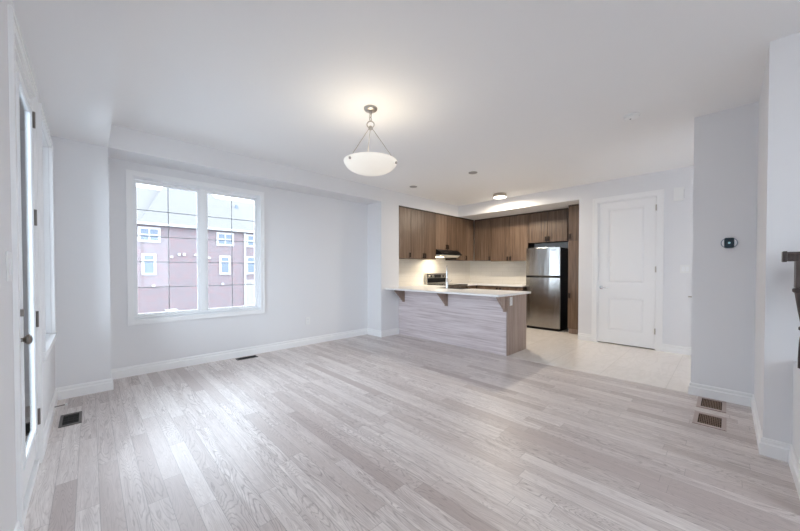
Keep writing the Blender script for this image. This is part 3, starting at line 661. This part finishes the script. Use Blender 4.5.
MB().lathe([(0.0, -0.0101), (0.055, -0.0101), (0.055, -0.014), (0.0, -0.014)], (3.80, 0.67, H), 'Z', 32).build('vent_slot', M['shadow_plastic'], sd)
MB().lathe([(0.0, -0.0141), (0.064, -0.0141), (0.062, -0.028), (0.045, -0.038), (0.0, -0.041)], (3.80, 0.67, H), 'Z', 32).build('cover', M['plastic'], sd, smooth=True)
MB().lathe([(0.0, -0.039), (0.008, -0.0395), (0.007, -0.043), (0.0, -0.043)], (3.775, 0.675, H), 'Z', 12).build('button', M['shadow_plastic'], sd)

# ------------------------------------------------------------------ floor registers
oakreg = mat('register_wood', (0.46, 0.37, 0.345), 0.4); brownreg = mat('register_brown', (0.24, 0.15, 0.10), 0.45)
def register(x0, x1, y0, y1, border, rim, grid, nx, ny, label, group=None):
    r = thing('floor_register', ((x0+x1)/2, (y0+y1)/2, 0.0), label, 'floor vent', group)
    f = MB(); bx_, by_ = border
    f.box(x0, x1, y0, y0+by_, 0.0005, 0.006); f.box(x0, x1, y1-by_, y1, 0.0005, 0.006); f.box(x0, x0+bx_, y0+by_, y1-by_, 0.0005, 0.006); f.box(x1-bx_, x1, y0+by_, y1-by_, 0.0005, 0.006)
    f.build('rim', rim, r)
    MB().box(x0+bx_, x1-bx_, y0+by_, y1-by_, 0.0004, 0.0014).build('opening', M['dark_void'], r)
    g = MB(); a0, a1, c0, c1 = x0+bx_, x1-bx_, y0+by_, y1-by_
    for i in range(1, nx): u = a0+(a1-a0)*i/nx; g.box(u-0.0022, u+0.0022, c0, c1, 0.0015, 0.0045)
    for j in range(1, ny): v = c0+(c1-c0)*j/ny; g.box(a0, a1, v-0.0022, v+0.0022, 0.0015, 0.0045)
    g.build('grille', grid, r)
    return r
GR = 'floor vents with wooden rims by the thermostat wall'
register(3.935, 4.262, -0.004, 0.188, (0.036, 0.028), oakreg, brownreg, 6, 13, 'brown grilled floor vent closest to the thermostat wall baseboard', GR)
register(3.490, 3.795, -0.006, 0.188, (0.036, 0.028), oakreg, brownreg, 6, 13, 'brown grilled floor vent farther out from the thermostat wall baseboard', GR)
register(-0.190, -0.060, 3.645, 3.935, (0.018, 0.026), mat('register_grey', (0.12, 0.105, 0.10), 0.5), M['dark_void'], 3, 4, 'dark floor vent near the glass door baseboard')
register(1.44, 1.715, 4.668, 4.775, (0.018, 0.014), M['bronze'], M['black'], 12, 3, 'narrow dark floor vent against the baseboard under the window')

# ------------------------------------------------------------------ small wall items
def plate(name, axis, p, w, h_, label, cat, gangs, kind, out, group=None):
    """p = centre on wall; axis = wall normal axis; out = sign of the normal"""
    r = thing(name, p, label, cat, group); x, y, z = p
    def bx(u0, u1, d0, d1, z0, z1):
        q = sorted((d0*out, d1*out)); m_ = MB()
        if axis == 'x': m_.box(x+q[0], x+q[1], y+u0, y+u1, z+z0, z+z1)
        else: m_.box(x+u0, x+u1, y+q[0], y+q[1], z+z0, z+z1)
        return m_
    bx(-w/2, w/2, 0.0005, 0.006, -h_/2, h_/2).build('plate', M['plastic'], r, bevel=0.002)
    for g_ in range(gangs):
        c = (g_-(gangs-1)/2)*0.046
        if kind == 'switch':
            bx(c-0.017, c+0.017, 0.006, 0.0085, -0.034, 0.034).build('rocker', M['vinyl'], r, bevel=0.001)
        else:
            for dz in (-0.024, 0.024):
                s = bx(c-0.016, c+0.016, 0.006, 0.0075, dz-0.016, dz+0.016).build('socket', M['vinyl'], r, bevel=0.001)
                hm_ = bx(c-0.008, c-0.005, 0.0075, 0.0078, dz-0.006, dz+0.008); 
                hm_.build('slot', M['shadow_plastic'], s)
                bx(c+0.005, c+0.008, 0.0075, 0.0078, dz-0.006, dz+0.008).build('slot', M['shadow_plastic'], s)
    return r
plate('light_switch', 'x', (LW, 2.115, 1.255), 0.115, 0.125, 'white light switch on the wall left of the glass door', 'light switch', 2, 'switch', 1)
plate('wall_outlet', 'y', (2.585, WY, 0.40), 0.078, 0.125, 'white outlet low on the wall right of the window', 'outlet', 1, 'outlet', -1)
plate('wall_outlet', 'y', (4.395, PE, 0.785), 0.075, 0.125, 'white outlet on the brown end of the peninsula', 'outlet', 1, 'outlet', -1)
plate('light_switch', 'x', (DW, 0.435, 1.255), 0.118, 0.122, 'white double switch plate right of the panelled door', 'light switch', 2, 'switch', -1)
ch = thing('door_chime', (DW, 0.515, 2.36), 'white box mounted high on the wall right of the panelled door', 'wall box')
MB().box(DW-0.045, DW-0.0005, 0.458, 0.572, 2.262, 2.455).build('cover', M['plastic'], ch, bevel=0.004)
m_ = MB()
for i in range(6): m_.box(DW-0.035+i*0.005, DW-0.033+i*0.005, 0.4575, 0.4580, 2.29, 2.42)
m_.build('side_slots', M['shadow_plastic'], ch)
th = thing('thermostat', (KX, -0.006, 1.493), 'small oval thermostat with black face on the white wall', 'thermostat')
def rrect(cy, cz, w, hh, r, n=8):
    o = []
    for (sy, sz, a0) in ((1, 1, 0), (-1, 1, 90), (-1, -1, 180), (1, -1, 270)):
        for i in range(n+1):
            a = R(a0+90*i/n); o.append((0, cy+sy*(w/2-r)+r*math.cos(a), cz+sz*(hh/2-r)+r*math.sin(a)))
    return o
MB().sweep(rrect(-0.006, 1.493, 0.112, 0.098, 0.0485), (KX-0.0005, 0, 0), (KX-0.014, 0, 0)).build('ring', mat('thermostat_ring', (0.22, 0.27, 0.34), 0.3, 0.3), th, bevel=0.002)
MB().sweep(rrect(-0.006, 1.493, 0.100, 0.086, 0.0425), (KX-0.014, 0, 0), (KX-0.018, 0, 0)).build('body', M['vinyl'], th, bevel=0.001)
MB().sweep(rrect(-0.006, 1.493, 0.066, 0.096, 0.012), (KX-0.018, 0, 0), (KX-0.024, 0, 0)).build('screen', mat('thermostat_screen', (0.01, 0.03, 0.045), 0.1), th, bevel=0.002)
MB().lathe([(0.0, 0.0), (0.009, 0.0), (0.009, -0.0008), (0.0, -0.0008)], (KX-0.0242, -0.006, 1.493), 'X', 16).build('display_dot', mat('thermostat_light', (0.3, 0.5, 0.55), 0.4, emit=(0.35, 0.65, 0.75), es=0.12), th)
hb = thing('metal_bar', (DW, 0.37, 0.855), 'small grey metal bar showing beyond the edge of the thermostat wall', 'bar')
MB().tube([(DW-0.05, 0.30, 0.855), (DW-0.05, 0.395, 0.855)], 0.012, 10).build('bar', M['nickel'], hb)
MB().tube([(DW-0.05, 0.31, 0.855), (DW-0.0005, 0.31, 0.855)], 0.008, 10).build('post', M['nickel'], hb)
ds = thing('door_stop', (LW+T, 4.03, 0.06), 'thin metal door stop with white tip sticking out of the baseboard', 'door stop')
MB().tube([(LW+T+0.0005, 4.03, 0.06), (LW+T+0.062, 4.04, 0.06)], 0.0045, 8).build('spring', M['pewter'], ds)
MB().lathe([(0.0, 0), (0.009, 0), (0.009, 0.014), (0, 0.014)], (LW+T+0.062, 4.04, 0.06), 'X', 12).build('tip', M['plastic'], ds)

# ------------------------------------------------------------------ stair railing
stain = laminate('dark_stained_wood', 'Z', (0.035, 0.024, 0.022), (0.07, 0.05, 0.045), (0.13, 0.10, 0.09))
rl = thing('stair_railing', (3.0, -0.33, 0.66), 'dark wooden stair railing with turned post on the low wall', 'railing')
m_ = MB(); X0 = 3.0
m_.sweep([(X0-0.035, 0, 1.292), (X0-0.032, 0, 1.312), (X0-0.036, 0, 1.335), (X0-0.020, 0, 1.348), (X0+0.020, 0, 1.348), (X0+0.036, 0, 1.335), (X0+0.032, 0, 1.312), (X0+0.035, 0, 1.292)], (0, -0.245, 0), (0, -1.72, 0))
hr = m_.build('handrail', stain, rl, bevel=0.002)
m_ = MB(); m_.box(X0-0.035, X0+0.035, -0.245, -0.228, 1.288, 1.352); m_.build('end_block', stain, hr, bevel=0.003)
def post(y, nm):
    c = (X0+0.0, y, 0)
    m_ = MB(); m_.box(c[0]-0.040, c[0]+0.040, y-0.040, y+0.040, 1.135, 1.292)
    m_.lathe([(0.040, 1.135), (0.050, 1.128), (0.050, 1.112), (0.041, 1.104), (0.038, 1.08), (0.028, 1.0), (0.017, 0.925), (0.014, 0.910), (0.024, 0.902), (0.024, 0.888), (0.014, 0.880), (0.017, 0.85), (0.021, 0.82), (0.024, 0.72), (0.024, 0.6605)], c, 'Z', 24)
    return m_.build(nm, stain, rl, smooth=True)
post(-0.318, 'newel_post')
fb_ = MB().box(2.9, 3.1, -1.75, KNEE-0.121, 0, 0.66); struct('wall_guard', fb_, M['wall'], 'low white wall carrying the rest of the stair railing')
for i in range(5): post(-0.318-0.26*(i+1), 'baluster')

# ------------------------------------------------------------------ outside
struct('wall_exterior', MB().box(-4.2, -0.41, 5.25, 5.45, -1.2, 3.4), mat('exterior_siding', (0.36, 0.41, 0.47), 0.8), 'pale outside wall beyond the glass door')
struct('ground', MB().box(-90, 110, -60, 130, -6.6, -6.4), M['ground'], 'grey pavement far below outside')
D = 38.0
bd = thing('brick_townhouse', (8, D, -6.4), 'long brick townhouse with grey shingle roof seen through the window', 'building')
MB().box(-30, 42, D, D+12, -6.4, 5.45).build('wall', M['brick'], bd)
m_ = MB().box(12.62, 16.5, D-0.08, D, -6.4, 0.15); m_.build('siding_panel', M['siding'], bd)
# roof: long low ridge with a taller cross section in the middle
def roof(x0, x1, zr, y_r, hip0, hip1, nm):
    m_ = MB(); v = [m_.bm.verts.new(p) for p in ((x0, D-0.45, 5.60), (x1, D-0.45, 5.60), (x1, D+12.4, 5.60), (x0, D+12.4, 5.60), (x0+hip0, y_r, zr), (x1-hip1, y_r, zr))]
    for f in ((0, 1, 5, 4), (1, 2, 5), (2, 3, 4, 5), (3, 0, 4), (3, 2, 1, 0)): m_.bm.faces.new([v[i] for i in f])
    return m_.build(nm, M['shingle'], bd)
roof(-31, 43, 10.1, D+6, 4, 4, 'roof')
roof(3.2, 13.0, 11.6, D+6.0, 3.4, 3.4, 'cross_roof')
MB().box(-31, 43, D-0.5, D+0.02, 5.46, 5.68).build('gutter', M['ext_trim'], bd)
MB().box(12.45, 12.62, D-0.18, D-0.02, -6.4, 5.38).build('downspout', M['ext_trim'], bd)
def ext_window(x0, x1, z0, z1, cols, rows, split=None):
    w = picture_frame(MB(), 'x', x0, x1, z0, z1, 0.2, D-0.09, D-0.005).build('window', M['ext_trim'], bd)
    MB().box(x0+0.2, x1-0.2, D-0.04, D-0.01, z0+0.2, z1-0.2).build('pane', M['ext_pane'], w)
    g = MB()
    for c in range(1, cols): u = x0+(x1-x0)*c/cols; g.box(u-0.06, u+0.06, D-0.07, D-0.04, z0+0.2, z1-0.2)
    for r_ in range(1, rows): v = z0+(z1-z0)*r_/rows; g.box(x0+0.2, x1-0.2, D-0.07, D-0.04, v-0.05, v+0.05)
    if split: g.box(x0+0.2, x1-0.2, D-0.07, D-0.04, split-0.05, split+0.05)
    g.build('muntin', M['ext_trim'], w)
for xo in (-18.9, -9.45, 0, 6.5, 9.45, 15.95):
    if xo in (0, 6.5):
        ext_window(3.20+xo, 4.90+xo, 3.85, 5.28, 2, 2); ext_window(3.45+xo, 4.55+xo, 0.76, 2.78, 1, 1, 2.15)
    else:
        ext_window(3.25+xo, 4.90+xo, 3.85, 5.28, 2, 2); ext_window(3.20+xo, 4.35+xo, 0.76, 2.80, 1, 1, 2.15)
for (x, z) in ((5.75, 2.51), (6.37, 2.78), (6.78, 2.79), (7.77, 2.77), (4.32, -0.28), (8.99, 2.50), (10.25, -0.27), (13.36, -0.25)):
    m_ = MB().box(x-0.12, x+0.12, D-0.16, D, z-0.12, z+0.12); m_.build('vent_hood', M['ext_trim'], bd, bevel=0.03)
for (x, y, z) in ((5.0, D+2.2, 7.2), (5.35, D+2.2, 7.2), (5.95, D+2.2, 7.25), (9.0, D+2.0, 7.0), (9.3, D+2.0, 7.0), (13.0, D+4.2, 8.9)):
    MB().box(x-0.12, x+0.12, y-0.12, y+0.12, z-0.7, z+0.30).build('roof_vent', M['ext_pane'], bd)
MB().box(5.15, 6.1, D-0.6, D-0.01, -3.1, -2.55).build('ac_unit', M['ext_trim'], bd, bevel=0.03)
